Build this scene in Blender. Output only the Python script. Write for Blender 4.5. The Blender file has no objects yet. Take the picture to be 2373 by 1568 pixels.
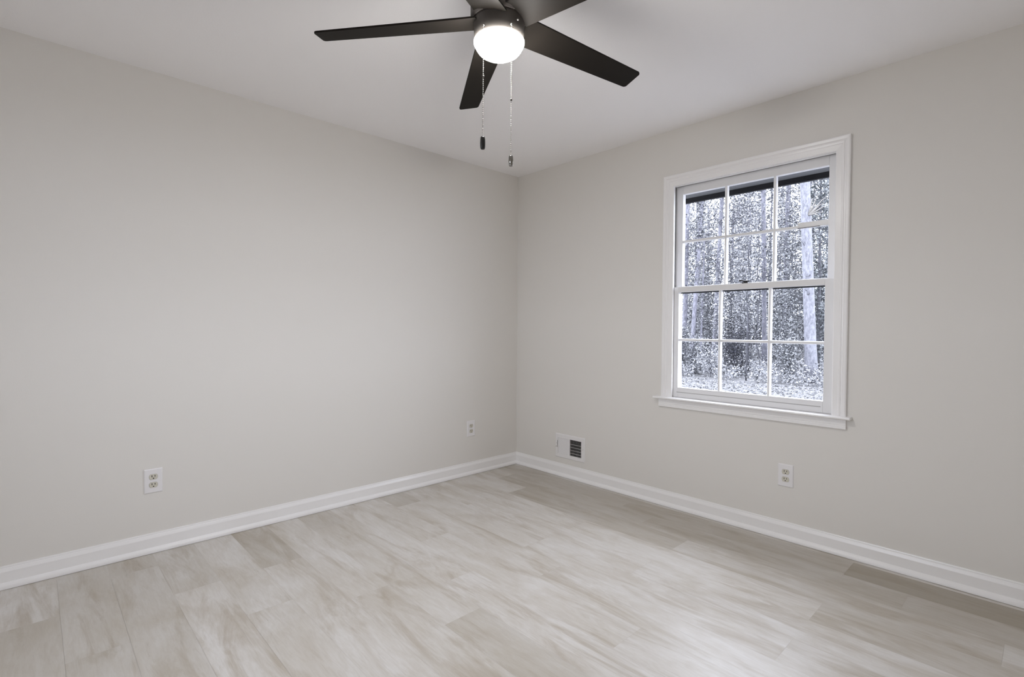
import bpy, bmesh, math, random
from mathutils import Vector, Matrix, noise

random.seed(11)
S = bpy.context.scene
COL = S.collection

# ------------------------------------------------------------------ camera
cam_d = bpy.data.cameras.new('camera')
cam = bpy.data.objects.new('camera', cam_d)
COL.objects.link(cam)
F_PX, YAW, PITCH, ROLL = 1179.657, 0.814523, -0.019633, 0.006389
fw = Vector((math.cos(YAW) * math.cos(PITCH), math.sin(YAW) * math.cos(PITCH), math.sin(PITCH)))
rt = Vector((math.sin(YAW), -math.cos(YAW), 0.0))
up = rt.cross(fw)
c_, s_ = math.cos(ROLL), math.sin(ROLL)
R_ = c_ * rt + s_ * up
U_ = -s_ * rt + c_ * up
m3 = Matrix((R_, U_, -fw)).transposed()
cam.matrix_world = Matrix.Translation((-3.021047, -3.138336, 1.154147)) @ m3.to_4x4()
cam_d.sensor_fit = 'HORIZONTAL'
cam_d.sensor_width = 36.0
cam_d.lens = F_PX / 2373 * 36.0
cam_d.clip_start = 0.02
cam_d.clip_end = 300
S.camera = cam

# ------------------------------------------------------------------ world, lights, exposure
LAMP_STRENGTH = 101.0
SKY_STRENGTH = 9.0
world = bpy.data.worlds.new('overcast_sky')
S.world = world
world.use_nodes = True
bg = world.node_tree.nodes['Background']
bg.inputs['Color'].default_value = (0.82, 0.87, 1.0, 1)
bg.inputs['Strength'].default_value = SKY_STRENGTH

# sky portals in the window and the added fill opening (they guide the sampling, they give no light of their own)
for p_loc, p_dir, p_w, p_h in (((0.118, -1.895, 1.40), (-1, 0, 0), 0.86, 1.34), ((-4.05, -1.95, 1.45), (1, 0, 0), 0.80, 1.10)):
    por_d = bpy.data.lights.new('window_daylight', 'AREA')
    por_d.shape = 'RECTANGLE'
    por_d.size, por_d.size_y = p_w, p_h
    por_d.cycles.is_portal = True
    por = bpy.data.objects.new('window_daylight', por_d)
    COL.objects.link(por)
    por.location = p_loc
    por.rotation_euler = Vector(p_dir).to_track_quat('-Z', 'Y').to_euler()

S.view_settings.view_transform = 'Standard'
S.view_settings.look = 'None'
S.view_settings.exposure = 0.47
S.view_settings.gamma = 1.0
S.view_settings.use_curve_mapping = False
S.cycles.use_denoising = True
S.cycles.use_adaptive_sampling = True
S.cycles.adaptive_threshold = 0.02
S.cycles.max_bounces = 12
S.cycles.diffuse_bounces = 8
S.cycles.glossy_bounces = 4
S.cycles.transparent_max_bounces = 12
S.cycles.sample_clamp_indirect = 6.0
S.cycles.caustics_reflective = False
S.cycles.caustics_refractive = False


# ------------------------------------------------------------------ helpers
class MB:
    """collects geometry, links it as ONE mesh object"""
    def __init__(self):
        self.v, self.f, self.sm = [], [], []

    def quad(self, a, b, c, d, smooth=False):
        n = len(self.v)
        self.v += [tuple(a), tuple(b), tuple(c), tuple(d)]
        self.f.append((n, n + 1, n + 2, n + 3)); self.sm.append(smooth)

    def box(self, x0, x1, y0, y1, z0, z1):
        n = len(self.v)
        for z in (z0, z1):
            self.v += [(x0, y0, z), (x1, y0, z), (x1, y1, z), (x0, y1, z)]
        for f in ((0, 3, 2, 1), (4, 5, 6, 7), (0, 1, 5, 4), (1, 2, 6, 5), (2, 3, 7, 6), (3, 0, 4, 7)):
            self.f.append(tuple(n + i for i in f)); self.sm.append(False)

    def loft(self, rings, close=True, caps=True, smooth=True):
        n0 = len(self.v); k = len(rings[0])
        for r in rings:
            self.v += [tuple(p) for p in r]
        for i in range(len(rings) - 1):
            for j in range(k if close else k - 1):
                a = n0 + i * k + j; b = n0 + i * k + (j + 1) % k
                self.f.append((a, b, b + k, a + k)); self.sm.append(smooth)
        if caps:
            self.f.append(tuple(n0 + j for j in reversed(range(k)))); self.sm.append(False)
            e = n0 + (len(rings) - 1) * k
            self.f.append(tuple(e + j for j in range(k))); self.sm.append(False)

    def lathe(self, prof, cx, cy, n=48, smooth=True):
        """prof: list of (r, z) from top to bottom"""
        rings = []
        for r, z in prof:
            rings.append([(cx + r * math.cos(2 * math.pi * i / n), cy + r * math.sin(2 * math.pi * i / n), z)
                          for i in range(n)])
        self.loft(list(reversed(rings)), smooth=smooth)

    def tube(self, pts, rad, n=8, caps=True):
        pts = [Vector(p) for p in pts]
        rings = []
        for i, p in enumerate(pts):
            d = (pts[min(i + 1, len(pts) - 1)] - pts[max(i - 1, 0)]).normalized()
            a = d.orthogonal().normalized() if abs(d.z) > 0.999 else d.cross(Vector((0, 0, 1))).normalized()
            b = a.cross(d)
            r = rad[i] if isinstance(rad, (list, tuple)) else rad
            rings.append([p + (a * math.cos(2 * math.pi * j / n) + b * math.sin(2 * math.pi * j / n)) * r
                          for j in range(n)])
        self.loft(rings, caps=caps)

    def sphere(self, c, r, n=8, m=6):
        prof = [(max(1e-5, r * math.sin(math.pi * i / m)), c[2] + r * math.cos(math.pi * i / m)) for i in range(m + 1)]
        self.lathe(prof, c[0], c[1], n)

    def build(self, name, mat, parent=None, bevel=0.0, seg=2):
        me = bpy.data.meshes.new(name)
        me.from_pydata(self.v, [], self.f)
        me.polygons.foreach_set('use_smooth', self.sm)
        me.update()
        bm = bmesh.new(); bm.from_mesh(me)
        bmesh.ops.recalc_face_normals(bm, faces=bm.faces)
        bm.to_mesh(me); bm.free()
        o = bpy.data.objects.new(name, me)
        COL.objects.link(o)
        if mat: me.materials.append(mat)
        if parent: o.parent = parent
        if bevel:
            b = o.modifiers.new('bevel', 'BEVEL'); b.width = bevel; b.segments = seg
            b.limit_method = 'ANGLE'; b.angle_limit = math.radians(40)
        return o


def tag(o, label=None, cat=None, group=None, kind=None):
    if label: o['label'] = label
    if cat: o['category'] = cat
    if group: o['group'] = group
    if kind: o['kind'] = kind
    return o


def empty(name, loc):
    o = bpy.data.objects.new(name, None)
    o.empty_display_size = 0.1
    o.location = loc
    COL.objects.link(o)
    return o


def set_parent_keep(child, parent):
    child.parent = parent
    child.matrix_parent_inverse = Matrix.Translation(-Vector(parent.location))


def part(mb, name, mat, parent, bevel=0.0, seg=2):
    """part built in world coordinates under a parent that only translates"""
    o = mb.build(name, mat, None, bevel, seg)
    off = Vector((0, 0, 0)); p = parent
    while p is not None:
        off += Vector(p.location); p = p.parent
    o.data.transform(Matrix.Translation(-off))
    o.parent = parent
    return o


# ------------------------------------------------------------------ materials
def nm(name):
    m = bpy.data.materials.new(name); m.use_nodes = True
    nt = m.node_tree
    return m, nt, nt.nodes['Principled BSDF']


def simple(name, col, rough=0.5, metal=0.0, spec=0.5, bump=0.0, bscale=200.0, var=0.0, vscale=3.0):
    m, nt, b = nm(name)
    b.inputs['Base Color'].default_value = (*col, 1)
    b.inputs['Roughness'].default_value = rough
    b.inputs['Metallic'].default_value = metal
    b.inputs['Specular IOR Level'].default_value = spec
    tc = nt.nodes.new('ShaderNodeTexCoord')
    if bump:
        n = nt.nodes.new('ShaderNodeTexNoise'); n.inputs['Scale'].default_value = bscale
        n.inputs['Detail'].default_value = 3
        bp = nt.nodes.new('ShaderNodeBump'); bp.inputs['Strength'].default_value = bump
        bp.inputs['Distance'].default_value = 0.002
        nt.links.new(tc.outputs['Object'], n.inputs['Vector'])
        nt.links.new(n.outputs['Fac'], bp.inputs['Height'])
        nt.links.new(bp.outputs['Normal'], b.inputs['Normal'])
    if var:
        n = nt.nodes.new('ShaderNodeTexNoise'); n.inputs['Scale'].default_value = vscale
        mx = nt.nodes.new('ShaderNodeMix'); mx.data_type = 'RGBA'
        mx.inputs['A'].default_value = (*[c * (1 - var) for c in col], 1)
        mx.inputs['B'].default_value = (*[min(1, c * (1 + var)) for c in col], 1)
        nt.links.new(tc.outputs['Object'], n.inputs['Vector'])
        nt.links.new(n.outputs['Fac'], mx.inputs['Factor'])
        nt.links.new(mx.outputs['Result'], b.inputs['Base Color'])
    return m


M = {}
M['wall'] = simple('wall_paint', (0.745, 0.724, 0.688), 0.62, spec=0.25, bump=0.10, bscale=260)
M['ceiling'] = simple('ceiling_paint', (0.94, 0.93, 0.935), 0.8, spec=0.15, bump=0.25, bscale=140)
M['trim'] = simple('white_trim_paint', (0.87, 0.86, 0.855), 0.28, spec=0.5)
M['sash'] = simple('white_sash_paint', (0.76, 0.755, 0.755), 0.35, spec=0.45)
M['gap'] = simple('dark_joint', (0.09, 0.085, 0.08), 0.8)
M['plate'] = simple('white_plastic_plate', (0.80, 0.785, 0.79), 0.32)
M['recept'] = simple('ivory_receptacle', (0.62, 0.59, 0.50), 0.35)
M['slot'] = simple('slot_black', (0.012, 0.011, 0.010), 0.7)
M['screw'] = simple('painted_screw', (0.55, 0.53, 0.5), 0.35, metal=0.3)
M['vent'] = simple('white_enamel', (0.80, 0.785, 0.78), 0.35)
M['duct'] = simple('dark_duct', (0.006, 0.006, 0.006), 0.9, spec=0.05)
M['bronze'] = simple('dark_bronze_metal', (0.115, 0.103, 0.093), 0.5, metal=0.0, spec=0.4)
M['blade'] = simple('espresso_blade', (0.0150, 0.0126, 0.0104), 0.6, spec=0.10, var=0.15, vscale=9)
M['chain'] = simple('nickel_chain', (0.60, 0.58, 0.55), 0.28, metal=1.0)
M['chain_dark'] = simple('bronze_chain', (0.30, 0.28, 0.26), 0.3, metal=1.0)
M['fob_dark'] = simple('black_fob', (0.008, 0.007, 0.007), 0.35)
M['fob_chrome'] = simple('chrome_fob', (0.27, 0.26, 0.24), 0.16, metal=1.0)
M['lock'] = simple('black_latch', (0.010, 0.010, 0.012), 0.4)
M['fascia'] = simple('dark_fascia', (0.003, 0.003, 0.005), 0.7)
M['soffit'] = simple('grey_soffit', (0.11, 0.113, 0.118), 0.7)
M['siding'] = simple('outside_siding', (0.12, 0.12, 0.12), 0.7)
M['groove'] = simple('sash_groove', (0.42, 0.41, 0.40), 0.5)


def glow_material():
    m = bpy.data.materials.new('lit_frosted_glass'); m.use_nodes = True
    nt = m.node_tree; nt.nodes.clear()
    o = nt.nodes.new('ShaderNodeOutputMaterial'); e = nt.nodes.new('ShaderNodeEmission')
    e.inputs['Color'].default_value = (1.0, 0.975, 0.945, 1)
    e.inputs['Strength'].default_value = LAMP_STRENGTH
    nt.links.new(e.outputs[0], o.inputs[0])
    return m


def pane_material():
    m = bpy.data.materials.new('window_glass'); m.use_nodes = True
    nt = m.node_tree; nt.nodes.clear()
    o = nt.nodes.new('ShaderNodeOutputMaterial')
    t = nt.nodes.new('ShaderNodeBsdfTransparent'); t.inputs[0].default_value = (0.97, 0.975, 0.98, 1)
    g = nt.nodes.new('ShaderNodeBsdfGlossy'); g.inputs['Roughness'].default_value = 0.02
    fr = nt.nodes.new('ShaderNodeFresnel'); fr.inputs['IOR'].default_value = 1.45
    sc = nt.nodes.new('ShaderNodeMath'); sc.operation = 'MULTIPLY'; sc.inputs[1].default_value = 0.012
    mx = nt.nodes.new('ShaderNodeMixShader')
    nt.links.new(fr.outputs[0], sc.inputs[0]); nt.links.new(sc.outputs[0], mx.inputs[0])
    nt.links.new(t.outputs[0], mx.inputs[1]); nt.links.new(g.outputs[0], mx.inputs[2])
    nt.links.new(mx.outputs[0], o.inputs[0])
    return m


M['glow'] = glow_material()
M['pane'] = pane_material()


def floor_material():
    m, nt, b = nm('whitewashed_oak_planks')
    L = nt.links.new

    def node(t, **kw):
        n = nt.nodes.new(t)
        for k, v in kw.items(): setattr(n, k, v)
        return n
    tone = node('ShaderNodeAttribute', attribute_name='tone')
    seed = node('ShaderNodeAttribute', attribute_name='seed')
    tc = node('ShaderNodeTexCoord')
    sep = node('ShaderNodeSeparateXYZ'); L(tc.outputs['Object'], sep.inputs[0])

    def coord(sx, sy, k):
        a = node('ShaderNodeMath', operation='MULTIPLY'); a.inputs[1].default_value = sx
        c = node('ShaderNodeMath', operation='MULTIPLY'); c.inputs[1].default_value = sy
        s = node('ShaderNodeMath', operation='MULTIPLY'); s.inputs[1].default_value = k
        L(sep.outputs['X'], a.inputs[0]); L(sep.outputs['Y'], c.inputs[0]); L(seed.outputs['Fac'], s.inputs[0])
        cb = node('ShaderNodeCombineXYZ')
        L(a.outputs[0], cb.inputs[0]); L(c.outputs[0], cb.inputs[1]); L(s.outputs[0], cb.inputs[2])
        return cb.outputs[0]

    def noise(sx, sy, k, det, rough, dist=0.0):
        n = node('ShaderNodeTexNoise'); n.inputs['Scale'].default_value = 1.0
        n.inputs['Detail'].default_value = det; n.inputs['Roughness'].default_value = rough
        n.inputs['Distortion'].default_value = dist
        L(coord(sx, sy, k), n.inputs['Vector'])
        return n.outputs['Fac']

    def ramp(fac, p0, p1, c0=(0, 0, 0, 1), c1=(1, 1, 1, 1)):
        r = node('ShaderNodeValToRGB')
        r.color_ramp.elements[0].position = p0; r.color_ramp.elements[0].color = c0
        r.color_ramp.elements[1].position = p1; r.color_ramp.elements[1].color = c1
        L(fac, r.inputs[0]); return r.outputs[0]

    def mix(fac, a, c):
        x = node('ShaderNodeMix', data_type='RGBA')
        if isinstance(fac, float): x.inputs['Factor'].default_value = fac
        else: L(fac, x.inputs['Factor'])
        for s, v in (('A', a), ('B', c)):
            if isinstance(v, tuple): x.inputs[s].default_value = v
            else: L(v, x.inputs[s])
        return x.outputs['Result']

    def mul(a, k):
        x = node('ShaderNodeMath', operation='MULTIPLY'); L(a, x.inputs[0])
        if isinstance(k, float): x.inputs[1].default_value = k
        else: L(k, x.inputs[1])
        return x.outputs[0]
    BASE = (0.570, 0.536, 0.484, 1); TAN = (0.325, 0.262, 0.178, 1); PALE = (0.685, 0.668, 0.645, 1)
    streak = ramp(noise(9.5, 1.5, 37.0, 6, 0.66, 0.9), 0.50, 0.78)
    fine = ramp(noise(70.0, 9.0, 91.0, 6, 0.72, 0.8), 0.40, 0.70)
    cloud = ramp(noise(6.0, 2.4, 53.0, 5, 0.62, 0.5), 0.34, 0.66)
    thin = ramp(noise(80.0, 3.2, 17.0, 5, 0.6, 1.6), 0.62, 0.76)
    col = mix(cloud, BASE, PALE)
    col = mix(mul(streak, 0.80), col, TAN)
    col = mix(mul(fine, 0.22), col, TAN)
    col = mix(mul(thin, 0.38), col, (0.27, 0.235, 0.19, 1))
    col = mix(tone.outputs['Fac'], col, (0.255, 0.212, 0.138, 1))
    L(col, b.inputs['Base Color'])
    b.inputs['Roughness'].default_value = 0.36
    b.inputs['Specular IOR Level'].default_value = 0.42
    bp = node('ShaderNodeBump'); bp.inputs['Strength'].default_value = 0.10
    bp.inputs['Distance'].default_value = 0.001
    L(fine, bp.inputs['Height']); L(bp.outputs['Normal'], b.inputs['Normal'])
    return m


M['floor'] = floor_material()


def leaf_material(name, dark, light, p0=0.25, p1=0.95):
    m, nt, b = nm(name)
    g = nt.nodes.new('ShaderNodeNewGeometry')
    r = nt.nodes.new('ShaderNodeValToRGB')
    r.color_ramp.elements[0].position = p0; r.color_ramp.elements[0].color = (*dark, 1)
    r.color_ramp.elements[1].position = p1; r.color_ramp.elements[1].color = (*light, 1)
    nt.links.new(g.outputs['Random Per Island'], r.inputs[0])
    nt.links.new(r.outputs[0], b.inputs['Base Color'])
    b.inputs['Roughness'].default_value = 0.6
    b.inputs['Specular IOR Level'].default_value = 0.3
    return m


def bark_material(name, a, c, sc=9.0):
    m, nt, b = nm(name)
    tc = nt.nodes.new('ShaderNodeTexCoord'); mp = nt.nodes.new('ShaderNodeMapping')
    mp.inputs['Scale'].default_value = (sc * 1.6, sc * 1.6, sc * 0.7)
    n = nt.nodes.new('ShaderNodeTexNoise'); n.inputs['Scale'].default_value = 1.0
    n.inputs['Detail'].default_value = 5; n.inputs['Roughness'].default_value = 0.7
    r = nt.nodes.new('ShaderNodeValToRGB')
    r.color_ramp.elements[0].position = 0.38; r.color_ramp.elements[0].color = (*a, 1)
    r.color_ramp.elements[1].position = 0.62; r.color_ramp.elements[1].color = (*c, 1)
    L = nt.links.new
    L(tc.outputs['Object'], mp.inputs[0]); L(mp.outputs[0], n.inputs['Vector']); L(n.outputs['Fac'], r.inputs[0])
    L(r.outputs[0], b.inputs['Base Color']); b.inputs['Roughness'].default_value = 0.85
    return m


M['bark_pale'] = bark_material('pale_pine_bark', (0.062, 0.062, 0.073), (0.132, 0.132, 0.148), 9)
M['bark_grey'] = bark_material('grey_bark', (0.052, 0.051, 0.062), (0.122, 0.120, 0.140), 8)
M['bark_dark'] = bark_material('dark_twig_bark', (0.012, 0.012, 0.015), (0.042, 0.042, 0.05), 12)
M['leaf_grey'] = leaf_material('grey_leaves', (0.026, 0.027, 0.030), (0.235, 0.238, 0.245))
M['leaf_pale'] = leaf_material('pale_leaves', (0.060, 0.061, 0.066), (0.27, 0.27, 0.28), 0.05, 0.9)
M['leaf_dark'] = leaf_material('evergreen_leaves', (0.018, 0.021, 0.023), (0.20, 0.21, 0.215), 0.2, 1.0)
M['leaf_hollow_shade'] = leaf_material('shadowy_leaves', (0.004, 0.004, 0.006), (0.030, 0.030, 0.04))  # near-black leaf colour paints the shade of a hollow in the growth
M['litter'] = leaf_material('fallen_leaf_litter', (0.04, 0.04, 0.043), (0.20, 0.20, 0.208))
M['lawn'] = simple('frosty_lawn', (0.100, 0.098, 0.099), 0.9, spec=0.1, var=0.25, vscale=6)
M['stub'] = simple('torn_wood', (0.125, 0.117, 0.106), 0.8, var=0.2, vscale=20)

# ------------------------------------------------------------------ room shell
H, T = 2.44, 0.13
X0, Y0 = -3.95, -4.15
WY0, WY1, WZ0, WZ1 = -2.372, -1.432, 0.715, 2.085      # rough window opening in the right wall
VY0, VY1, VZ0, VZ1 = -0.716, -0.479, 0.173, 0.302      # duct opening

# floor: every plank a face; tone/seed are set per plank
PW, PL, G = 0.181, 1.25, 0.00022
rows = {0: -2.483, 1: -1.48, 2: -0.54, 3: -1.245, 4: -0.54, 5: -1.245, 6: -0.27, 7: -0.82, 8: -1.268,
        9: -0.29, 10: -1.115, 11: -0.575, 12: -0.95, 13: -0.567, 14: -0.2, 15: -0.85, 16: -0.45}
tones = {(0, -2.483): 0.68, (0, -1.233): 0.40, (0, 0.017): 0.36, (1, -1.48): 0.34, (1, -0.23): 0.34, (1, -2.73): 0.30,  # plank tints; right-wall and far-left rows also have shade painted in
         (2, -0.54): 0.36, (2, 0.71): 0.02, (2, -1.79): 0.16, (3, -2.495): 0.22, (3, -1.245): 0.0,
         (5, 0.005): 0.04, (6, 0.98): 0.26, (9, 0.96): 0.22, (9, -1.54): 0.22, (10, -1.115): 0.07,
         (11, 0.675): 0.26, (13, 0.683): 0.16, (14, -0.2): 0.20, (14, 1.05): 0.22, (15, -0.85): 0.24, (15, 0.4): 0.18,
         (12, -0.95): 0.04, (16, -0.45): 0.2}
fm = MB(); ft, fs = [], []
fm.box(X0, 0.0, Y0, 0.0, -0.10, -0.0012)
for _ in range(6): ft.append(0.45); fs.append(0.5)
rr = random.Random(5)
k = 0
xe = -0.053 + PW
while xe > X0:
    row = k - 1
    xa, xb = max(X0, xe - PW), min(0.0, xe)
    j0 = rows.get(row, -rr.random() * PL)
    y = j0
    while y < 0: y += PL
    while y > Y0:
        ya, yb = max(Y0, y - PL), min(0.0, y)
        if yb > ya:
            fm.quad((xa + G, ya + G, 0), (xb - G, ya + G, 0), (xb - G, yb - G, 0), (xa + G, yb - G, 0))
            t = 0.0
            for (rw, ys), tv in tones.items():
                if rw == row and abs(ys - y) < 0.06: t = tv; break
            else:
                t = rr.choice((0.0, 0.0, 0.02, 0.03, 0.06))
            ft.append(t); fs.append(rr.random())
        y -= PL
    xe -= PW; k += 1
floor = fm.build('floor', M['floor'])
for nme, arr in (('tone', ft), ('seed', fs)):
    at = floor.data.attributes.new(nme, 'FLOAT', 'FACE')
    at.data.foreach_set('value', arr)
tag(floor, 'pale whitewashed oak plank floor', 'floor', kind='structure')

mb = MB(); mb.box(X0 - T, T, Y0 - T, T, H, H + 0.12)
tag(mb.build('ceiling', M['ceiling']), 'smooth white ceiling', 'ceiling', kind='structure')

mb = MB(); mb.box(X0 - T, T, 0.0, T, -0.10, H)
tag(mb.build('wall_left', M['wall']), 'bare off-white wall on the left', 'wall', kind='structure')

mb = MB()                                                # right wall: grid with two openings
ys = [Y0 - T, WY0, WY1, VY0, VY1, 0.0]
zs = [-0.10, VZ0, VZ1, WZ0, WZ1, H]
for i in range(5):
    for j in range(5):
        if i == 1 and j == 3: continue
        if i == 3 and j == 1: continue
        mb.box(0.0, T, ys[i], ys[i + 1], zs[j], zs[j + 1])
wr = mb.build('wall_right', M['wall'])
bm = bmesh.new(); bm.from_mesh(wr.data)                   # weld and drop the inner faces
bmesh.ops.remove_doubles(bm, verts=bm.verts, dist=1e-5)
seen = {}
for f in bm.faces:
    key = tuple(sorted(v.index for v in f.verts)); seen.setdefault(key, []).append(f)
bmesh.ops.delete(bm, geom=[f for fs_ in seen.values() if len(fs_) > 1 for f in fs_], context='FACES')
bmesh.ops.recalc_face_normals(bm, faces=bm.faces)
bm.to_mesh(wr.data); bm.free()
tag(wr, 'off-white wall with the window on the right', 'wall', kind='structure')

mb = MB()                                                # rear wall with an added, unseen opening that lets in fill light
mb.box(X0 - T, X0, Y0 - T, -2.36, -0.10, H); mb.box(X0 - T, X0, -1.54, 0.0, -0.10, H)
mb.box(X0 - T, X0, -2.36, -1.54, -0.10, 0.89); mb.box(X0 - T, X0, -2.36, -1.54, 2.01, H)
tag(mb.build('wall_rear', M['wall']), 'off-white wall behind the viewer', 'wall', kind='structure')
mb = MB(); mb.box(X0, 0.0, Y0 - T, Y0, -0.10, H)
tag(mb.build('wall_near', M['wall']), 'off-white wall beside the viewer', 'wall', kind='structure')


# baseboards: profile (offset from wall, z), swept and mitred at the corner
BASE_P = [(0.0, 0.098), (0.005, 0.098), (0.0065, 0.094), (0.0065, 0.0905), (0.0085, 0.087), (0.0125, 0.077),
          (0.0135, 0.0735), (0.0135, 0.0), (0.0, 0.0)]
SHOE_P = [(0.0135, 0.028), (0.0165, 0.0265), (0.0205, 0.022), (0.0245, 0.0155), (0.026, 0.0095), (0.026, 0.0015),
          (0.0135, 0.0015)]


def sweep_x(mb, prof, xa, xb, mitre=True):
    mb.loft([[(xb - (o if mitre else 0), -o, z) for o, z in prof], [(xa, -o, z) for o, z in prof]], smooth=False)


def sweep_y(mb, prof, ya, yb, mitre=True):
    mb.loft([[(-o, yb - (o if mitre else 0), z) for o, z in prof], [(-o, ya, z) for o, z in prof]], smooth=False)


mb = MB(); sweep_x(mb, BASE_P, X0, 0.0)
bl = tag(mb.build('baseboard_left', M['trim']), 'white moulded baseboard along the left wall', 'baseboard', kind='structure')
mb = MB(); sweep_x(mb, SHOE_P, X0, 0.0); mb.build('shoe_moulding', M['trim'], bl)
mb = MB(); sweep_y(mb, BASE_P, Y0, 0.0)
br = tag(mb.build('baseboard_right', M['trim']), 'white moulded baseboard under the window wall', 'baseboard', kind='structure')
mb = MB(); sweep_y(mb, SHOE_P, Y0, 0.0); mb.build('shoe_moulding', M['trim'], br)

# ------------------------------------------------------------------ window
win = tag(empty('window_1', (0.0, -1.902, 0.715)), 'white double-hung window with six-over-six panes and woods behind',
          'window', kind='structure')
CO0, CO1, CZT = -2.428, -1.384, 2.145                    # casing outer edges
CI0, CI1, CIZ = -2.362, -1.456, 2.075                    # casing inner edges
SILL = 0.717
# casing: stepped colonial profile, swept round three sides with mitres. (t: 0 inner..1 outer, depth)
CAS_P = [(0.0, 0.0), (0.0, 0.009), (0.06, 0.011), (0.42, 0.013), (0.46, 0.0165), (0.58, 0.0175), (0.62, 0.0145),
         (0.68, 0.0145), (0.74, 0.019), (0.92, 0.0205), (0.97, 0.019), (1.0, 0.017), (1.0, 0.0)]
mb = MB()
rings = []
for (yi, yo, zi, zo) in ((CI1, CO1, SILL, SILL), (CI1, CO1, CIZ, CZT), (CI0, CO0, CIZ, CZT), (CI0, CO0, SILL, SILL)):
    rings.append([(-d, yi + (yo - yi) * t, zi + (zo - zi) * t) for t, d in CAS_P])
mb.loft(rings, smooth=False)
part(mb, 'casing', M['trim'], win)
# stool with horns and rounded nose
mb = MB()
nose = [(0.03, 0.702), (-0.040, 0.702), (-0.047, 0.7045), (-0.0495, 0.7095), (-0.047, 0.7145), (-0.040, 0.717), (0.03, 0.717)]
mb.loft([[(x, -1.340, z) for x, z in nose], [(x, -2.452, z) for x, z in nose]], smooth=False)
part(mb, 'stool', M['trim'], win, 0.002)
# apron with a bead
mb = MB()
ap = [(0.0, 0.702), (-0.017, 0.702), (-0.017, 0.672), (-0.015, 0.670), (-0.015, 0.668), (-0.0165, 0.666), (-0.0165, 0.652),
      (-0.012, 0.6485), (0.0, 0.6485)]
mb.loft([[(x, -1.366, z) for x, z in ap], [(x, -2.428, z) for x, z in ap]], smooth=False)
part(mb, 'apron', M['trim'], win)
# jamb box with stops and side channels
mb = MB()
JY0, JY1, JZ = -2.366, -1.438, 2.083
mb.box(0.0, 0.15, WY0, JY0, 0.715, WZ1); mb.box(0.0, 0.15, JY1, WY1, 0.715, WZ1)
mb.box(0.0, 0.15, WY0, WY1, JZ, WZ1 + 0.0005)
mb.box(0.03, 0.17, WY0, WY1, 0.690, 0.7165)              # outer sill
part(mb, 'jamb', M['sash'], win)
mb = MB()
mb.box(0.004, 0.0145, JY1 - 0.012, JY1, 0.717, JZ); mb.box(0.004, 0.0145, JY0, JY0 + 0.008, 0.717, JZ)
mb.box(0.004, 0.0145, JY0, JY1, JZ - 0.012, JZ)
part(mb, 'stop_bead', M['trim'], win, 0.0015)
mb = MB()                                                # parting bead between the sashes, seen above the lower sash
mb.box(0.0505, 0.0555, JY1 - 0.006, JY1, 1.44, JZ); mb.box(0.0505, 0.0555, JY0, JY0 + 0.006, 1.44, JZ)
part(mb, 'parting_bead', M['sash'], win)


mb = MB()                                                # dark joints of the jamb liner on the far side
mb.box(0.0150, 0.0185, JY1 - 0.0010, JY1 - 0.0001, 1.428, JZ - 0.012); mb.box(0.0440, 0.0500, JY1 - 0.0010, JY1 - 0.0001, 1.428, JZ - 0.002)
part(mb, 'jamb_joint', M['gap'], win)


def sash(name, x0, x1, y0, y1, z0, z1, st0, st1, rb, rt_, m1, m2, mh, mw, xm0, xm1):
    """stiles, rails and glazing bars; x0 is the room side. y0<y1, st0 = stile at y0."""
    s = MB()
    s.box(x0, x1, y0, y0 + st0, z0, z1); s.box(x0, x1, y1 - st1, y1, z0, z1)
    s.box(x0, x1, y0 + st0, y1 - st1, z0, z0 + rb); s.box(x0, x1, y0 + st0, y1 - st1, z1 - rt_, z1)
    o = part(s, name, M['sash'], win, 0.0018)
    gy0, gy1, gz0, gz1 = y0 + st0, y1 - st1, z0 + rb, z1 - rt_
    # moulded glazing bars (chamfered section)
    def bar_v(yc):
        b = MB()
        sec = [(xm1, mw), (xm1, -mw), (xm0 + 0.006, -mw), (xm0, -mw * 0.55), (xm0, mw * 0.55), (xm0 + 0.006, mw)]
        b.loft([[(x, yc + w, gz0) for x, w in sec], [(x, yc + w, gz1) for x, w in sec]], smooth=False)
        return part(b, 'glazing_bar', M['sash'], o)
    def bar_h(zc):
        b = MB()
        sec = [(xm1, mw), (xm1, -mw), (xm0 + 0.006, -mw), (xm0, -mw * 0.55), (xm0, mw * 0.55), (xm0 + 0.006, mw)]
        b.loft([[(x + 0.0004, gy0, zc + w) for x, w in sec], [(x + 0.0004, gy1, zc + w) for x, w in sec]], smooth=False)
        return part(b, 'glazing_bar', M['sash'], o)
    bar_v(m1); bar_v(m2); bar_h(mh)
    xg = xm1 - 0.006
    for (a, b_) in ((gy0, m2 - mw), (m2 + mw, m1 - mw), (m1 + mw, gy1)):
        for (c, d) in ((gz0, mh - mw), (mh + mw, gz1)):
            p = MB(); p.box(xg, xg + 0.003, a - 0.003, b_ + 0.003, c - 0.003, d + 0.003)
            part(p, 'pane', M['pane'], o)
    return o


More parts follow.
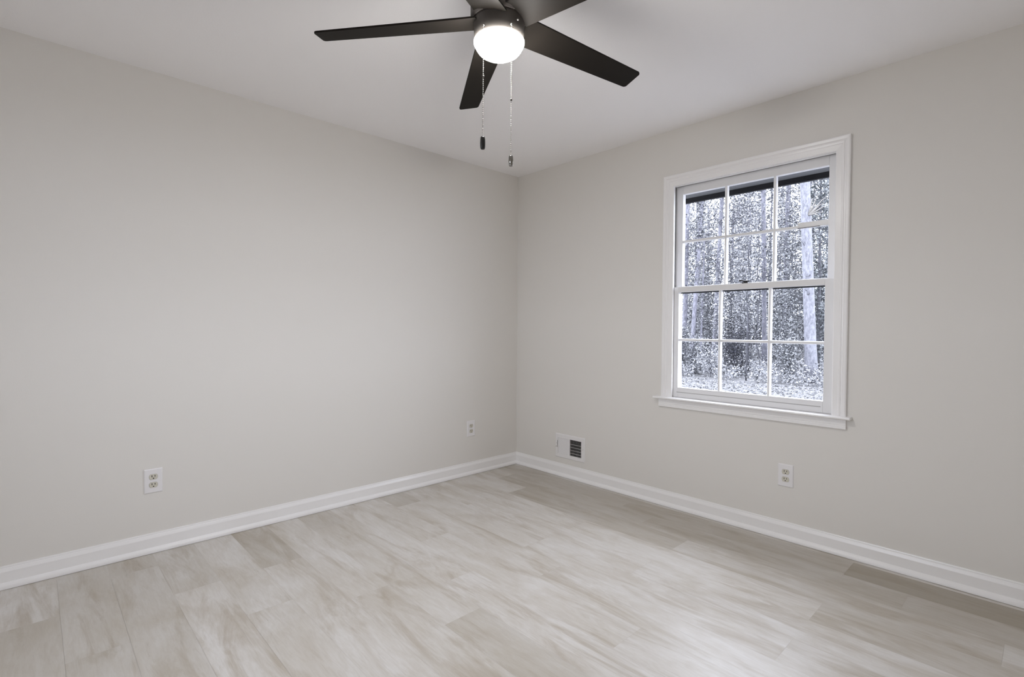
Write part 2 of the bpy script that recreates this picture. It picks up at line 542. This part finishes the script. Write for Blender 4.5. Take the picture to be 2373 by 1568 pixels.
lower = sash('lower_sash', 0.016, 0.050, JY0 + 0.002, JY1 - 0.002, 0.7185, 1.428, 0.049, 0.044, 0.062, 0.034,
             -1.7515, -2.0385, 1.088, 0.0085, 0.020, 0.044)
upper = sash('upper_sash', 0.056, 0.090, JY0 + 0.002, JY1 - 0.002, 1.400, 2.081, 0.049, 0.044, 0.034, 0.052,
             -1.7625, -2.0425, 1.7235, 0.0085, 0.060, 0.084)
mb = MB(); mb.box(0.0155, 0.020, -2.305, -1.476, 0.7478, 0.7522)
part(mb, 'rail_groove', M['groove'], lower)
mb = MB(); mb.box(0.0495, 0.0525, -2.315, -1.482, 1.3865, 1.3945)   # black weather strip under the meeting rail
part(mb, 'weather_strip', M['lock'], lower)
mb = MB()                                                # stands in for the lamp's retouched reflection in the pane, no real bar
mb.box(0.0595, 0.0790, -2.318, -2.165, 1.716, 1.7455)
pb = part(mb, 'reflection_smear', M['sash'], upper, 0.002)
mb = MB(); mb.box(0.0585, 0.0600, -2.275, -2.165, 1.7135, 1.7165); part(mb, 'smear_edge', M['lock'], upper)  # dark lower edge of the reflection smear
# sash lock: base, cam and finger
mb = MB()
lk = mb
mb.box(0.022, 0.048, -1.915, -1.880, 1.428, 1.434)
mb.lathe([(0.010, 1.444), (0.011, 1.440), (0.011, 1.434)], 0.036, -1.897, 16)
mb.tube([(0.036, -1.897, 1.4415), (0.022, -1.880, 1.444), (0.014, -1.866, 1.445)], [0.005, 0.0045, 0.006], 8)
mb.tube([(0.036, -1.897, 1.4415), (0.030, -1.915, 1.440), (0.028, -1.925, 1.439)], [0.005, 0.004, 0.005], 8)
part(mb, 'sash_lock', M['lock'], win)

w2 = tag(empty('added_fill_window', (X0, -1.95, 0.89)), 'added unseen window behind the viewer, for even fill daylight', 'window', kind='structure')  # added out of view so sky light evens out the room
mb = MB()
mb.box(X0 - 0.09, X0 - 0.04, -2.36, -2.32, 0.89, 2.01); mb.box(X0 - 0.09, X0 - 0.04, -1.58, -1.54, 0.89, 2.01)
mb.box(X0 - 0.09, X0 - 0.04, -2.32, -1.58, 0.89, 0.94); mb.box(X0 - 0.09, X0 - 0.04, -2.32, -1.58, 1.96, 2.01)
mb.box(X0 - 0.09, X0 - 0.04, -2.32, -1.58, 1.435, 1.465)
part(mb, 'window_frame', M['sash'], w2, 0.002)
mb = MB(); mb.box(X0 - 0.067, X0 - 0.063, -2.325, -1.575, 0.935, 1.965); part(mb, 'pane', M['pane'], w2)
mb = MB()
mb.box(X0, X0 + 0.016, -2.425, -2.355, 0.87, 2.08); mb.box(X0, X0 + 0.016, -1.545, -1.475, 0.87, 2.08); mb.box(X0, X0 + 0.016, -2.355, -1.545, 2.005, 2.08)
mb.box(X0 - 0.03, X0 + 0.04, -2.45, -1.45, 0.87, 0.888)
part(mb, 'casing', M['trim'], w2, 0.003)

# eave outside: soffit and dark fascia
mb = MB(); mb.box(T, 0.47, -5.0, 1.5, 2.105, 2.13)
ev = tag(mb.build('trim_1', M['soffit']), 'grey soffit of the eave above the window outside', 'eave', kind='structure')
mb = MB(); mb.box(0.45, 0.475, -5.0, 1.5, 2.071, 2.24); mb.build('fascia_board', M['fascia'], ev)
mb = MB(); mb.box(T, 0.475, -5.0, 1.5, 2.24, 2.26); mb.build('roof_edge', M['fascia'], ev)


# ------------------------------------------------------------------ outlets
def outlet(name, wall, c, z, label, tilt=0.0):
    """wall: 'L' plane y=0 (c is x) or 'R' plane x=0 (c is y)"""
    root = empty(name, (c, 0, z) if wall == 'L' else (0, c, z))
    root.rotation_euler = (0, 0, 0) if wall == 'L' else (0, 0, -math.pi / 2)
    tag(root, label, 'outlet', 'electrical outlets on the walls')
    # local frame: x along the wall, -y into the room
    W2, H2, D = 0.0395, 0.062, 0.0058
    b = MB()
    sec = [(W2, H2, 0.0), (W2, H2, 0.0030), (W2 - 0.0045, H2 - 0.0045, D)]
    b.loft([[(-w, -d, -h), (w, -d, -h), (w, -d, h), (-w, -d, h)] for w, h, d in sec], smooth=False)
    b.build('cover_plate', M['plate'], root, 0.0006)
    for sz in (1, -1):
        zc = sz * 0.0205
        r = MB()
        n = 28; ring = []
        for i in range(n):
            a = 2 * math.pi * i / n
            ring.append((0.0182 * math.cos(a), max(-0.0133, min(0.0133, 0.0182 * math.sin(a)))))
        r.loft([[(x, -D + 0.001, zc + q) for x, q in ring], [(x, -D - 0.0012, zc + q) for x, q in ring],
                [(x * 0.94, -D - 0.0019, zc + q * 0.94) for x, q in ring]], smooth=False)
        rc = r.build('receptacle', M['recept'], root)
        rim = MB()
        rim.loft([[(x * 1.05, -D + 0.0005, zc + q * 1.06) for x, q in ring],
                  [(x * 1.05, -D - 0.00025, zc + q * 1.06) for x, q in ring]], smooth=False)
        rim.build('receptacle_rim', M['groove'], rc)
        for sx, hh in ((-1, 0.0050), (1, 0.0042)):
            s = MB(); s.box(sx * 0.0064 - 0.0014, sx * 0.0064 + 0.0014, -D - 0.0023, -D, zc + 0.0045 - hh, zc + 0.0045 + hh)
            s.build('slot', M['slot'], rc)
        g = MB()
        pts = [(0.0030 * math.cos(a), 0.0030 * math.sin(a)) for a in [math.pi * i / 8 for i in range(8, 17)]]
        pts += [(0.0030, 0.0018), (-0.0030, 0.0018)]
        g.loft([[(x, -D, zc - 0.0070 + q) for x, q in pts], [(x, -D - 0.0023, zc - 0.0070 + q) for x, q in pts]], smooth=False)
        g.build('ground_hole', M['slot'], rc)
    s = MB(); s.loft([[(0.0028 * math.cos(2 * math.pi * i / 12), -D - dd, 0.0028 * math.sin(2 * math.pi * i / 12)) for i in range(12)]
                      for dd in (-0.001, 0.0007)], smooth=False)
    s.build('cover_screw', M['plate'], root)
    return root


outlet('wall_outlet', 'L', -2.576, 0.3655, 'white duplex outlet low on the left wall, nearest the viewer')
outlet('wall_outlet', 'L', -0.5025, 0.3630, 'small white duplex outlet on the left wall near the room corner')
outlet('wall_outlet', 'R', -2.146, 0.3535, 'white duplex outlet low on the right wall under the window')

# ------------------------------------------------------------------ floor register on the wall
vent = tag(empty('air_register', (0.0, -0.598, 0.238)),
           'white metal air register low on the right wall beside the corner', 'vent')
fy0, fy1, fz0, fz1 = -0.745, -0.452, 0.144, 0.331
oy0, oy1, oz0, oz1 = -0.714, -0.481, 0.175, 0.300
DV = -0.594                                              # divider
mb = MB()
def frame_ring(y0, y1, z0, z1, x): return [(x, y0, z0), (x, y1, z0), (x, y1, z1), (x, y0, z1)]
mb.loft([frame_ring(oy0, oy1, oz0, oz1, 0.004), frame_ring(oy0, oy1, oz0, oz1, -0.0075),
         frame_ring(fy0 + .006, fy1 - .006, fz0 + .006, fz1 - .006, -0.0075), frame_ring(fy0, fy1, fz0, fz1, -0.003),
         frame_ring(fy0, fy1, fz0, fz1, 0.0)], caps=False, smooth=False)
mb.box(-0.0075, 0.004, DV - 0.005, DV + 0.005, oz0, oz1)
part(mb, 'frame', M['vent'], vent)
mb = MB()                                                # left bank, fins turned flat towards the viewer
for i in range(10):
    yc = DV + 0.010 + i * 0.0110
    a = math.radians(28)
    dx, dy = 0.0044 * math.sin(a), 0.0044 * math.cos(a)
    mb.loft([[(-0.001 + dx - .0004, yc - dy, oz0), (-0.001 + dx + .0004, yc - dy, oz0), (-0.001 - dx + .0004, yc + dy, oz0), (-0.001 - dx - .0004, yc + dy, oz0)],
             [(-0.001 + dx - .0004, yc - dy, oz1), (-0.001 + dx + .0004, yc - dy, oz1), (-0.001 - dx + .0004, yc + dy, oz1), (-0.001 - dx - .0004, yc + dy, oz1)]], smooth=False)
part(mb, 'louvre_bank', M['vent'], vent)
mb = MB()                                                # right bank, fins edge-on so the duct shows
for i in range(8):
    yc = oy0 + 0.0125 + i * 0.0128
    d = Vector((0.772, 0.636, 0)) * 0.0062; w = 0.0007
    n = Vector((-d.y, d.x, 0)).normalized() * w
    c = Vector((0.000, yc, 0))
    mb.loft([[(*(c - d - n).xy, zz), (*(c + d - n).xy, zz), (*(c + d + n).xy, zz), (*(c - d + n).xy, zz)] for zz in (oz0, oz1)], smooth=False)
part(mb, 'louvre_bank', M['vent'], vent)
mb = MB()
for i in range(4):
    zc = oz0 + 0.0205 + i * 0.0232
    mb.tube([(-0.0058, oy0, zc), (-0.0058, DV - 0.004, zc)], 0.0010, 6)
part(mb, 'cross_wires', M['vent'], vent)
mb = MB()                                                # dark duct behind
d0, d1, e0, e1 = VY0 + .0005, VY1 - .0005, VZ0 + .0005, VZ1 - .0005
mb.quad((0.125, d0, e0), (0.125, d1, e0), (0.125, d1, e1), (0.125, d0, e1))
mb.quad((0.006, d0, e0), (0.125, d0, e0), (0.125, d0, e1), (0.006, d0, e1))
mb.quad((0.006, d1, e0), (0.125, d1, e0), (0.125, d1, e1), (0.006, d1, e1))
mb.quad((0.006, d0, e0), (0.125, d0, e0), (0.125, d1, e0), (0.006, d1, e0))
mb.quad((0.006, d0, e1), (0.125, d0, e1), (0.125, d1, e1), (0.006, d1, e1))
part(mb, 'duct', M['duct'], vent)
mb = MB()
mb.box(-0.0095, -0.0065, oy1 + 0.0045, oy1 + 0.0060, 0.236, 0.276)
part(mb, 'lever_slot', M['slot'], vent)
mb = MB()
mb.tube([(-0.007, oy1 + .0055, 0.2305), (-0.016, oy1 + .0085, 0.2305), (-0.022, oy1 + .014, 0.229)], [0.0022, 0.0020, 0.0026], 8)
mb.box(-0.0095, -0.0065, oy1 + .003, oy1 + .0085, 0.222, 0.239)
part(mb, 'damper_lever', M['screw'], vent)
for yy, zz in ((fy0 + 0.0145, 0.243), (fy1 - 0.0135, 0.252)):
    mb = MB()
    mb.loft([[(x, yy + r * math.cos(2 * math.pi * i / 12), zz + r * math.sin(2 * math.pi * i / 12)) for i in range(12)]
             for x, r in ((-0.006, 0.0035), (-0.0085, 0.0035), (-0.0093, 0.002))], smooth=False)
    part(mb, 'screw', M['screw'], vent)

# ------------------------------------------------------------------ ceiling fan
FX, FY = -1.8263, -1.7969
fan = tag(empty('ceiling_fan', (FX, FY, H)), 'dark bronze five-blade ceiling fan with a lit round light bowl', 'ceiling fan')
mb = MB(); mb.lathe([(0.112, 2.44), (0.112, 2.425), (0.106, 2.395), (0.100, 2.385), (0.100, 2.384)], FX, FY, 64)
part(mb, 'canopy', M['bronze'], fan)
mb = MB(); mb.lathe([(0.094, 2.384), (0.098, 2.37), (0.100, 2.35), (0.100, 2.232), (0.0985, 2.226), (0.093, 2.222), (0.093, 2.221)], FX, FY, 64)
part(mb, 'motor_housing', M['bronze'], fan)
mb = MB(); mb.lathe([(0.088, 2.221), (0.0895, 2.214), (0.0875, 2.180), (0.0865, 2.1570), (0.0850, 2.1540), (0.0835, 2.1536)], FX, FY, 64)
lh = part(mb, 'light_housing', M['bronze'], fan)
mb = MB()
mb.lathe([(0.0835, 2.1535), (0.0872, 2.1525), (0.0886, 2.1500), (0.0884, 2.1465), (0.0855, 2.1400), (0.0808, 2.1310), (0.0750, 2.1220), (0.0680, 2.1145), (0.0580, 2.1085),
          (0.0455, 2.1045), (0.0300, 2.1020), (0.0120, 2.1010), (0.0005, 2.1008)], FX, FY, 64)
part(mb, 'light_bowl', M['glow'], fan)
TILT = math.radians(-13); DROOP = 0.050
bladeM = None
for kb in range(5):
    th = math.radians(61.0) + kb * 2 * math.pi / 5
    e = Vector((math.cos(th), math.sin(th), 0)); n = Vector((-math.sin(th), math.cos(th), 0))
    def P(r, w, dz):
        z = 2.2235 - DROOP * (r - 0.0)
        nn = n * math.cos(TILT) + Vector((0, 0, 1)) * math.sin(TILT)
        nz = Vector((0, 0, 1)) * math.cos(TILT) - n * math.sin(TILT)
        return Vector((FX, FY, z)) + e * r + nn * w + nz * dz
    # outline, rounded tip corners
    out = [(0.075, 0.0605), (0.150, 0.0585)]
    RT, wt = 0.6465, 0.0468
    for s in range(0, 6):
        a = math.pi / 2 * (1 - s / 5)
        out.append((RT - 0.014 + 0.014 * math.cos(a), wt - 0.012 + 0.012 * math.sin(a)))
    for s in range(0, 6):
        a = -math.pi / 2 * (s / 5)
        out.append((RT - 0.012 + 0.012 * math.cos(a), -wt + 0.012 + 0.012 * math.sin(a)))
    out += [(0.150, -0.0605), (0.075, -0.0620)]
    b = MB()
    b.loft([[P(r, w, -0.0032) for r, w in out], [P(r, w, 0.0032) for r, w in out]], smooth=False)
    bo = part(b, 'blade', M['blade'], fan, 0.0012)
    hb = MB()                                            # holder plate on top of the blade root
    ho = [(0.060, 0.030), (0.150, 0.036), (0.185, 0.022), (0.195, 0.0), (0.185, -0.022), (0.150, -0.036), (0.060, -0.030)]
    hb.loft([[P(r, w, 0.0034) for r, w in ho], [P(r, w, 0.0075) for r, w in ho]], smooth=False)
    part(hb, 'blade_bracket', M['bronze'], bo)
mb = MB(); mb.sphere((FX - 0.0, FY - 0.0935, 2.190), 0.0035, 10, 6)
part(mb, 'screw', M['chain'], fan)

toward = Vector((-0.665, -0.746, 0)); rgt = Vector((0.727, -0.686, 0))


def pull_chain(lat, near, z_top, z_fob, z_end, z_conn, mat, fob_mat, fob_r, ornate):
    c = Vector((FX, FY, 0)) + toward * near + rgt * lat
    m = MB()
    z = z_top
    while z > z_fob:
        m.sphere((c.x, c.y, z), 0.0019, 7, 4)
        z -= 0.0065
    m.tube([(c.x, c.y, z_top), (c.x, c.y, z_fob - 0.004)], 0.0006, 5)
    m.tube([(FX + (c.x - FX) * 0.9, FY + (c.y - FY) * 0.9, z_top + 0.001), (c.x, c.y, z_top + 0.001)], 0.0025, 8)
    ch = part(m, 'pull_chain', mat, fan)
    k = MB(); k.tube([(c.x, c.y, z_conn - 0.004), (c.x, c.y, z_conn + 0.004)], 0.0030, 10)
    part(k, 'connector', M['bronze'], ch)
    f = MB(); h = z_fob - z_end
    if ornate:
        prof = [(0.40, 0.0), (0.70, 0.02), (0.86, 0.07), (0.92, 0.18), (0.96, 0.38), (1.0, 0.44), (0.94, 0.50), (1.0, 0.56), (0.90, 0.62),
                (0.84, 0.80), (0.84, 0.88), (0.80, 0.95), (0.66, 0.99), (0.3, 1.0)]
    else:
        prof = [(0.35, 0.0), (0.70, 0.02), (0.86, 0.07), (0.94, 0.22), (1.0, 0.5), (0.96, 0.80), (0.88, 0.93), (0.70, 0.985), (0.3, 1.0)]
    f.lathe([(fob_r * r, z_fob - h * t) for r, t in prof], c.x, c.y, 20)
    part(f, 'fob', fob_mat, ch)


pull_chain(-0.0530, 0.0785, 2.166, 1.796, 1.7530, 1.995, M['chain_dark'], M['fob_dark'], 0.0088, False)
pull_chain(0.0415, 0.0860, 2.166, 1.730, 1.6950, 1.915, M['chain'], M['fob_chrome'], 0.0080, True)

# ------------------------------------------------------------------ outside: lawn, litter, woods
GZ = -0.60
mb = MB()
nx, ny = 24, 20
xs = [-30.0, -15.0, -8.0, -3.0] + [0.4 + 60 * (i / nx) ** 1.3 for i in range(nx + 1)]
nx += 4
yy_ = [-20 + 60 * j / ny for j in range(ny + 1)]
def gz(x, y): return GZ + 0.02 * max(0, x - 15) + 0.05 * noise.noise(Vector((x * 0.3, y * 0.3, 0)))
n0 = len(mb.v)
for x in xs:
    for y in yy_:
        mb.v.append((x, y, gz(x, y)))
for i in range(nx):
    for j in range(ny):
        a = i * (ny + 1) + j
        mb.f.append((a, a + 1, a + ny + 2, a + ny + 1)); mb.sm.append(True)
tag(mb.build('ground', M['lawn']), 'pale lawn outside the window', 'ground', kind='structure')


def leaf_quad(mb, p, s, rnd, flat=False):
    if flat:
        d = Vector((rnd.uniform(-1, 1), rnd.uniform(-1, 1), rnd.uniform(-.15, .15))).normalized()
        nrm = Vector((rnd.uniform(-.3, .3), rnd.uniform(-.3, .3), 1)).normalized()
    else:
        d = Vector((rnd.gauss(0, 1), rnd.gauss(0, 1), rnd.gauss(0, 0.7))).normalized()
        nrm = Vector((rnd.gauss(0, 1), rnd.gauss(0, 1), rnd.gauss(0, 1))).normalized()
    w = d.cross(nrm)
    if w.length < 1e-3: w = d.orthogonal()
    w.normalize(); h = w.cross(d) * s * 0.18
    w *= s * 0.34
    a = p - d * s * 0.5; b = p + w + h; c = p + d * s * 0.5; e = p - w + h
    mb.v += [tuple(a), tuple(b), tuple(c), tuple(e)]
    n = len(mb.v); mb.f.append((n - 4, n - 3, n - 2, n - 1)); mb.sm.append(False)


def raw_build(mb, name, mat, parent, off):
    me = bpy.data.meshes.new(name)
    me.from_pydata([(x - off[0], y - off[1], z - off[2]) for x, y, z in mb.v], [], mb.f)
    me.materials.append(mat); me.update()
    o = bpy.data.objects.new(name, me); COL.objects.link(o)
    if parent: o.parent = parent
    else: o.location = off
    return o


rnd = random.Random(3)
mb = MB()
for _ in range(9000):
    x = 6 + 8.4 * rnd.random() ** 0.7; y = -1.5 + (x + 3) * rnd.uniform(-0.02, 0.62)
    leaf_quad(mb, Vector((x, y, gz(x, y) + 0.02)), rnd.uniform(0.04, 0.09), rnd, True)
tag(raw_build(mb, 'fallen_leaves', M['litter'], None, (0, 0, 0)), 'fallen leaves scattered over the pale lawn outside', 'leaves', kind='stuff')


def tree(name, base, top, r0, r1, bark, leaf, nleaf, leaf_s, spread, zlo, zhi, nbranch, label, cat='tree', group=None,
         seed=0, wob=0.0, blen=1.6, low=1.0):
    rd = random.Random(seed)
    base = Vector(base); top = Vector(top)
    base.z = gz(base.x, base.y) - 0.03
    root = empty(name, base); tag(root, label, cat, group)
    N = 14
    RM = RADII.get((round(base.x, 2), round(base.y, 2)), 9.0)
    def clamp(p):
        t = min(1.0, max(0.0, (p.z - base.z) / max(0.1, top.z - base.z)))
        c = base.lerp(top, t); dx, dy = p.x - c.x, p.y - c.y
        d = math.hypot(dx, dy); m = max(0.06, RM - 0.05)
        if d > m:
            s = m * math.sqrt(rd.uniform(0.15, 1.0)) / d
            return Vector((c.x + dx * s, c.y + dy * s, p.z))
        return p
    pts, rad = [], []
    for i in range(N + 1):
        t = i / N
        p = base.lerp(top, t)
        if wob: p += Vector((noise.noise(Vector((t * 5, seed, 0))), noise.noise(Vector((t * 5, seed, 7))), 0)) * wob
        pts.append(p); rad.append((r0 + (r1 - r0) * t) * (1.0 + (0.35 * (1 - t * 12) if t < 0.08 else 0)) * (1 + 0.05 * noise.noise(Vector((t * 9, seed, 3)))))
    tk = MB(); tk.tube(pts, rad, 10)
    bm_, ends = tk, []
    for i in range(nbranch):
        t = zlo + (zhi - zlo) * rd.random() ** low
        p0 = pts[int(t * N)].lerp(pts[min(N, int(t * N) + 1)], t * N - int(t * N))
        a = rd.uniform(0, 2 * math.pi); L = blen * rd.uniform(0.5, 1.2)
        d = Vector((math.cos(a), math.sin(a), rd.uniform(-0.1, 0.9))).normalized()
        q = [p0]; 
        for s in range(1, 5):
            d = (d + Vector((rd.gauss(0, .18), rd.gauss(0, .18), rd.gauss(0.02, .16)))).normalized()
            q.append(clamp(q[-1] + d * L / 4))
        rb = max(0.008, r0 * 0.22) * rd.uniform(0.6, 1.1)
        bm_.tube(q, [rb, rb * .8, rb * .6, rb * .45, rb * .25], 5)
        ends += q[1:]
        for s in range(2):
            i0 = rd.randint(1, 3); dd = (d + Vector((rd.gauss(0, .7), rd.gauss(0, .7), rd.gauss(0, .5)))).normalized()
            q2 = [q[i0], clamp(q[i0] + dd * L * .25), clamp(q[i0] + dd * L * .5 + Vector((0, 0, .05)))]
            bm_.tube(q2, [rb * .4, rb * .3, rb * .18], 4); ends += q2[1:]
    part(tk, 'trunk', bark, root)
    if nleaf:
        lf = MB(); kk = 0
        while kk < nleaf:
            c = rd.choice(ends) if ends else base.lerp(top, rd.uniform(zlo, zhi))
            for s in range(rd.randint(2, 6)):
                p = c + Vector((rd.gauss(0, spread), rd.gauss(0, spread), rd.gauss(0, spread * .8)))
                if p.z < base.z + 0.03: continue
                p = clamp(p)
                leaf_quad(lf, p, leaf_s * rd.uniform(0.6, 1.4), rd); kk += 1
        raw_build(lf, 'foliage', leaf, root, base)
    return root



SPECS = []


def grow(*a, **k):
    SPECS.append((a, k))


# the named trunks of the photograph
grow('pine_tree', (19.0, 8.56, 0), (19.0, 8.40, 13), 0.105, 0.075, M['bark_grey'], M['leaf_grey'], 1700, 0.085, 0.28, 0.25, 0.62, 34,
     'straight grey trunk furthest left in the window view', seed=1)
grow('pine_tree', (17.0, 7.20, 0), (17.0, 6.40, 13), 0.092, 0.060, M['bark_grey'], M['leaf_grey'], 1100, 0.085, 0.28, 0.25, 0.62, 28,
     'darker leaning trunk second from the left in the window view', seed=2)
grow('pine_tree', (17.4, 6.98, 0), (17.4, 6.86, 5.0), 0.05, 0.02, M['bark_grey'], M['leaf_grey'], 200, 0.08, 0.2, 0.3, 0.95, 10,
     'thin trunk hugging the darker leaning trunk outside', seed=3)
grow('pine_tree', (22.0, 8.56, 0), (22.0, 7.95, 15), 0.10, 0.08, M['bark_grey'], M['leaf_grey'], 2000, 0.09, 0.30, 0.25, 0.62, 36,
     'grey trunk just left of the first upright glazing bar', seed=4)
grow('pine_tree', (21.0, 5.72, 0), (21.0, 6.05, 15), 0.105, 0.085, M['bark_grey'], M['leaf_grey'], 2400, 0.09, 0.3, 0.2, 0.85, 40,
     'grey trunk in the middle column of the window panes', seed=5)
grow('pine_tree', (24.0, 5.97, 0), (24.0, 5.78, 15), 0.09, 0.07, M['bark_grey'], M['leaf_grey'], 2000, 0.09, 0.3, 0.2, 0.85, 34,
     'thin grey trunk just right of the second upright glazing bar', seed=6)
grow('pine_tree', (16.0, 2.36, 0), (16.0, 2.80, 9), 0.185, 0.135, M['bark_pale'], M['leaf_dark'], 0, 0.09, 0.25, 0.25, 0.9, 9,
           'thick pale pine trunk in the right column of panes with a torn limb', seed=7, blen=0.5)
for sx, sy in ((4.11, 15.0), (3.93, 15.4)):
    grow('sapling', (sy, sx, 0), (sy, sx - 0.05, 5.2), 0.025, 0.014, M['bark_dark'], M['leaf_grey'], 160, 0.06, 0.16, 0.3, 0.95, 8,
         'thin dark crooked sapling in the middle panes', group='crooked saplings in the middle panes', seed=int(sx * 100), wob=0.22, blen=0.9)

# evergreen mass right of and behind the pale pine
for i, (x, y, h) in enumerate(((18.0, 2.75, 8.5), (20.4, 3.05, 8.5), (23.2, 3.6, 9.5), (18.6, 1.4, 8.5), (21.0, 1.6, 9.5))):
    grow('evergreen_tree', (x, y, 0), (x, y, h), 0.07, 0.02, M['bark_dark'], M['leaf_dark'], 3400, 0.095, 0.26, 0.08, 1.0, 64,
         'dense evergreen tree behind the thick pale pine trunk', group='evergreens behind the pale pine', seed=20 + i, blen=1.5)
# leafy understory
us = random.Random(77)
for x, y0_, dy_, n_, h0 in ((18.0, 4.0, 1.2, 5, 5.2), (20.3, 4.4, 1.4, 5, 5.6), (22.8, 4.9, 1.5, 5, 6.0)):
    for i in range(n_):
        xx = x + us.uniform(-.35, .35); y = y0_ + dy_ * i + us.uniform(-.25, .25)
        h = h0 + us.uniform(-1.0, 1.2) - max(0, y - 6.5) * 0.45
        grow('understory_tree', (xx, y, 0), (xx + us.uniform(-.2, .2), y + us.uniform(-.2, .2), h), 0.035, 0.012, M['bark_dark'],
             M['leaf_pale'] if i % 3 else M['leaf_grey'], 1100, 0.075, 0.26, 0.08, 1.0, 34,
             'slender leafy tree in the woods beyond the lawn', group='slender trees of the woods', seed=40 + int(x) * 3 + i, wob=0.12, blen=1.25)
# deeper woods, three staggered rows
for r_, (x, y0_, dy_, n_) in enumerate(((26.0, 4.6, 1.75, 7), (29.0, 4.4, 2.0, 7), (32.5, 5.2, 2.1, 7))):
    for i in range(n_):
        xx = x + us.uniform(-.5, .5); y = y0_ + dy_ * i + us.uniform(-.25, .25)
        h = us.uniform(10.0, 12.5) + r_ * 0.8 - max(0, (y - 7.0)) * 0.42
        grow('woodland_tree', (xx, y, 0), (xx + us.uniform(-.15, .15), y + us.uniform(-.15, .15), h), 0.08, 0.03, M['bark_grey'],
             M['leaf_pale'], 6500, 0.120, 0.55, 0.02, 1.0, 80,
             'hazy leafy tree deep in the woods', group='trees deep in the woods', seed=80 + r_ * 10 + i, blen=2.4, low=1.55)
# shrubs at the lawn's edge
for i, (x, y, h, nl, lf, lb) in enumerate((
        (16.7, 3.45, 2.9, 4200, 'leaf_grey', 'tall grey shrub left of the thick pale pine'),
        (15.4, 2.85, 1.2, 1500, 'leaf_grey', 'low grey shrub at the foot of the thick pale pine'),
        (16.5, 5.12, 1.35, 2200, 'leaf_hollow_shade', 'nearly black shrub in the middle bottom pane'),
        (15.2, 5.45, 0.9, 1300, 'leaf_pale', 'pale low shrub just left of the nearly black shrub'),
        (15.8, 6.35, 1.3, 1500, 'leaf_grey', 'grey low shrub at the left bottom pane'),
        (16.0, 7.0, 1.7, 1600, 'leaf_grey', 'grey shrub at the foot of the leftmost trunks'))):
    grow('shrub', (x, y, 0), (x, y + 0.1, GZ + h), 0.03, 0.01, M['bark_dark'], M[lf], nl, 0.06, 0.20, 0.05, 1.0, 26, lb, cat='shrub',
         seed=120 + i, wob=0.1, blen=0.8)
# every crown keeps clear of its neighbours
RADII = {}
for i, (a, k) in enumerate(SPECS):
    best = 9.0
    for j, (b, k2) in enumerate(SPECS):
        if i == j: continue
        dm = 9.0
        for zz in (0.0, 1.5, 3.0, 4.5, 6.0):
            pa = Vector(a[1]).lerp(Vector(a[2]), min(1, zz / a[2][2])); pb = Vector(b[1]).lerp(Vector(b[2]), min(1, zz / b[2][2]))
            dm = min(dm, math.hypot(pa.x - pb.x, pa.y - pb.y))
        wi = max(0.05, k.get('blen', 1.6)) + a[3] * 3; wj = max(0.05, k2.get('blen', 1.6)) + b[3] * 3
        best = min(best, dm * wi / (wi + wj))
    RADII[(round(a[1][0], 2), round(a[1][1], 2))] = best
big = None
for a, k in SPECS:
    o = tree(*a, **k)
    if 'torn limb' in o['label']: big = o
mb = MB()                                                # torn limb high on the pale pine
for dy, dz, ln in ((-0.9, 0.25, 0.75), (-0.75, 0.6, 0.8), (-0.5, 0.85, 0.75), (-0.3, 0.95, 0.55), (-0.95, -0.05, 0.5), (-0.65, 0.35, 0.6)):
    a0 = Vector((15.90, 2.50, 5.02)); d = Vector((-0.25, dy, dz)).normalized() * ln
    mb.tube([a0, a0 + d * 0.35, a0 + d * 0.7 + Vector((0, 0.02, 0.03)), a0 + d], [0.045, 0.026, 0.015, 0.004], 6)
part(mb, 'torn_limb', M['stub'], big)
# tangled undergrowth along the lawn edge
def near_tree(x, y, pad=0.07):
    for a, k in SPECS:
        low = a[10] < 0.15
        r = min(RADII[(round(a[1][0], 2), round(a[1][1], 2))], 1.3) if low else 0.30
        if math.hypot(x - a[1][0], y - a[1][1]) < r + pad: return True
    return False


mb = MB(); rd = random.Random(9)
for _ in range(26000):
    x = 14.65 + 9 * rd.random() ** 1.6; y = -0.5 + (x + 3) * rd.uniform(0.02, 0.62)
    if near_tree(x, y): continue
    hgt = abs(rd.gauss(0, 0.28)) + 0.02
    leaf_quad(mb, Vector((x, y, gz(x, y) + hgt)), rd.uniform(0.04, 0.10), rd)
for _ in range(500):
    x = 14.65 + 5 * rd.random(); y = 1 + (x + 3) * rd.uniform(0.0, 0.45)
    if near_tree(x, y, 0.3): continue
    p = Vector((x, y, gz(x, y))); d = Vector((rd.gauss(0, .4), rd.gauss(0, .4), 1)).normalized() * rd.uniform(.3, 1.1)
    mb.tube([p, p + d * .5 + Vector((rd.gauss(0, .04), rd.gauss(0, .04), 0)), p + d], [0.007, 0.006, 0.003], 3)
tag(raw_build(mb, 'undergrowth', M['leaf_pale'], None, (0, 0, 0)), 'tangled undergrowth along the edge of the lawn', 'undergrowth', kind='stuff')
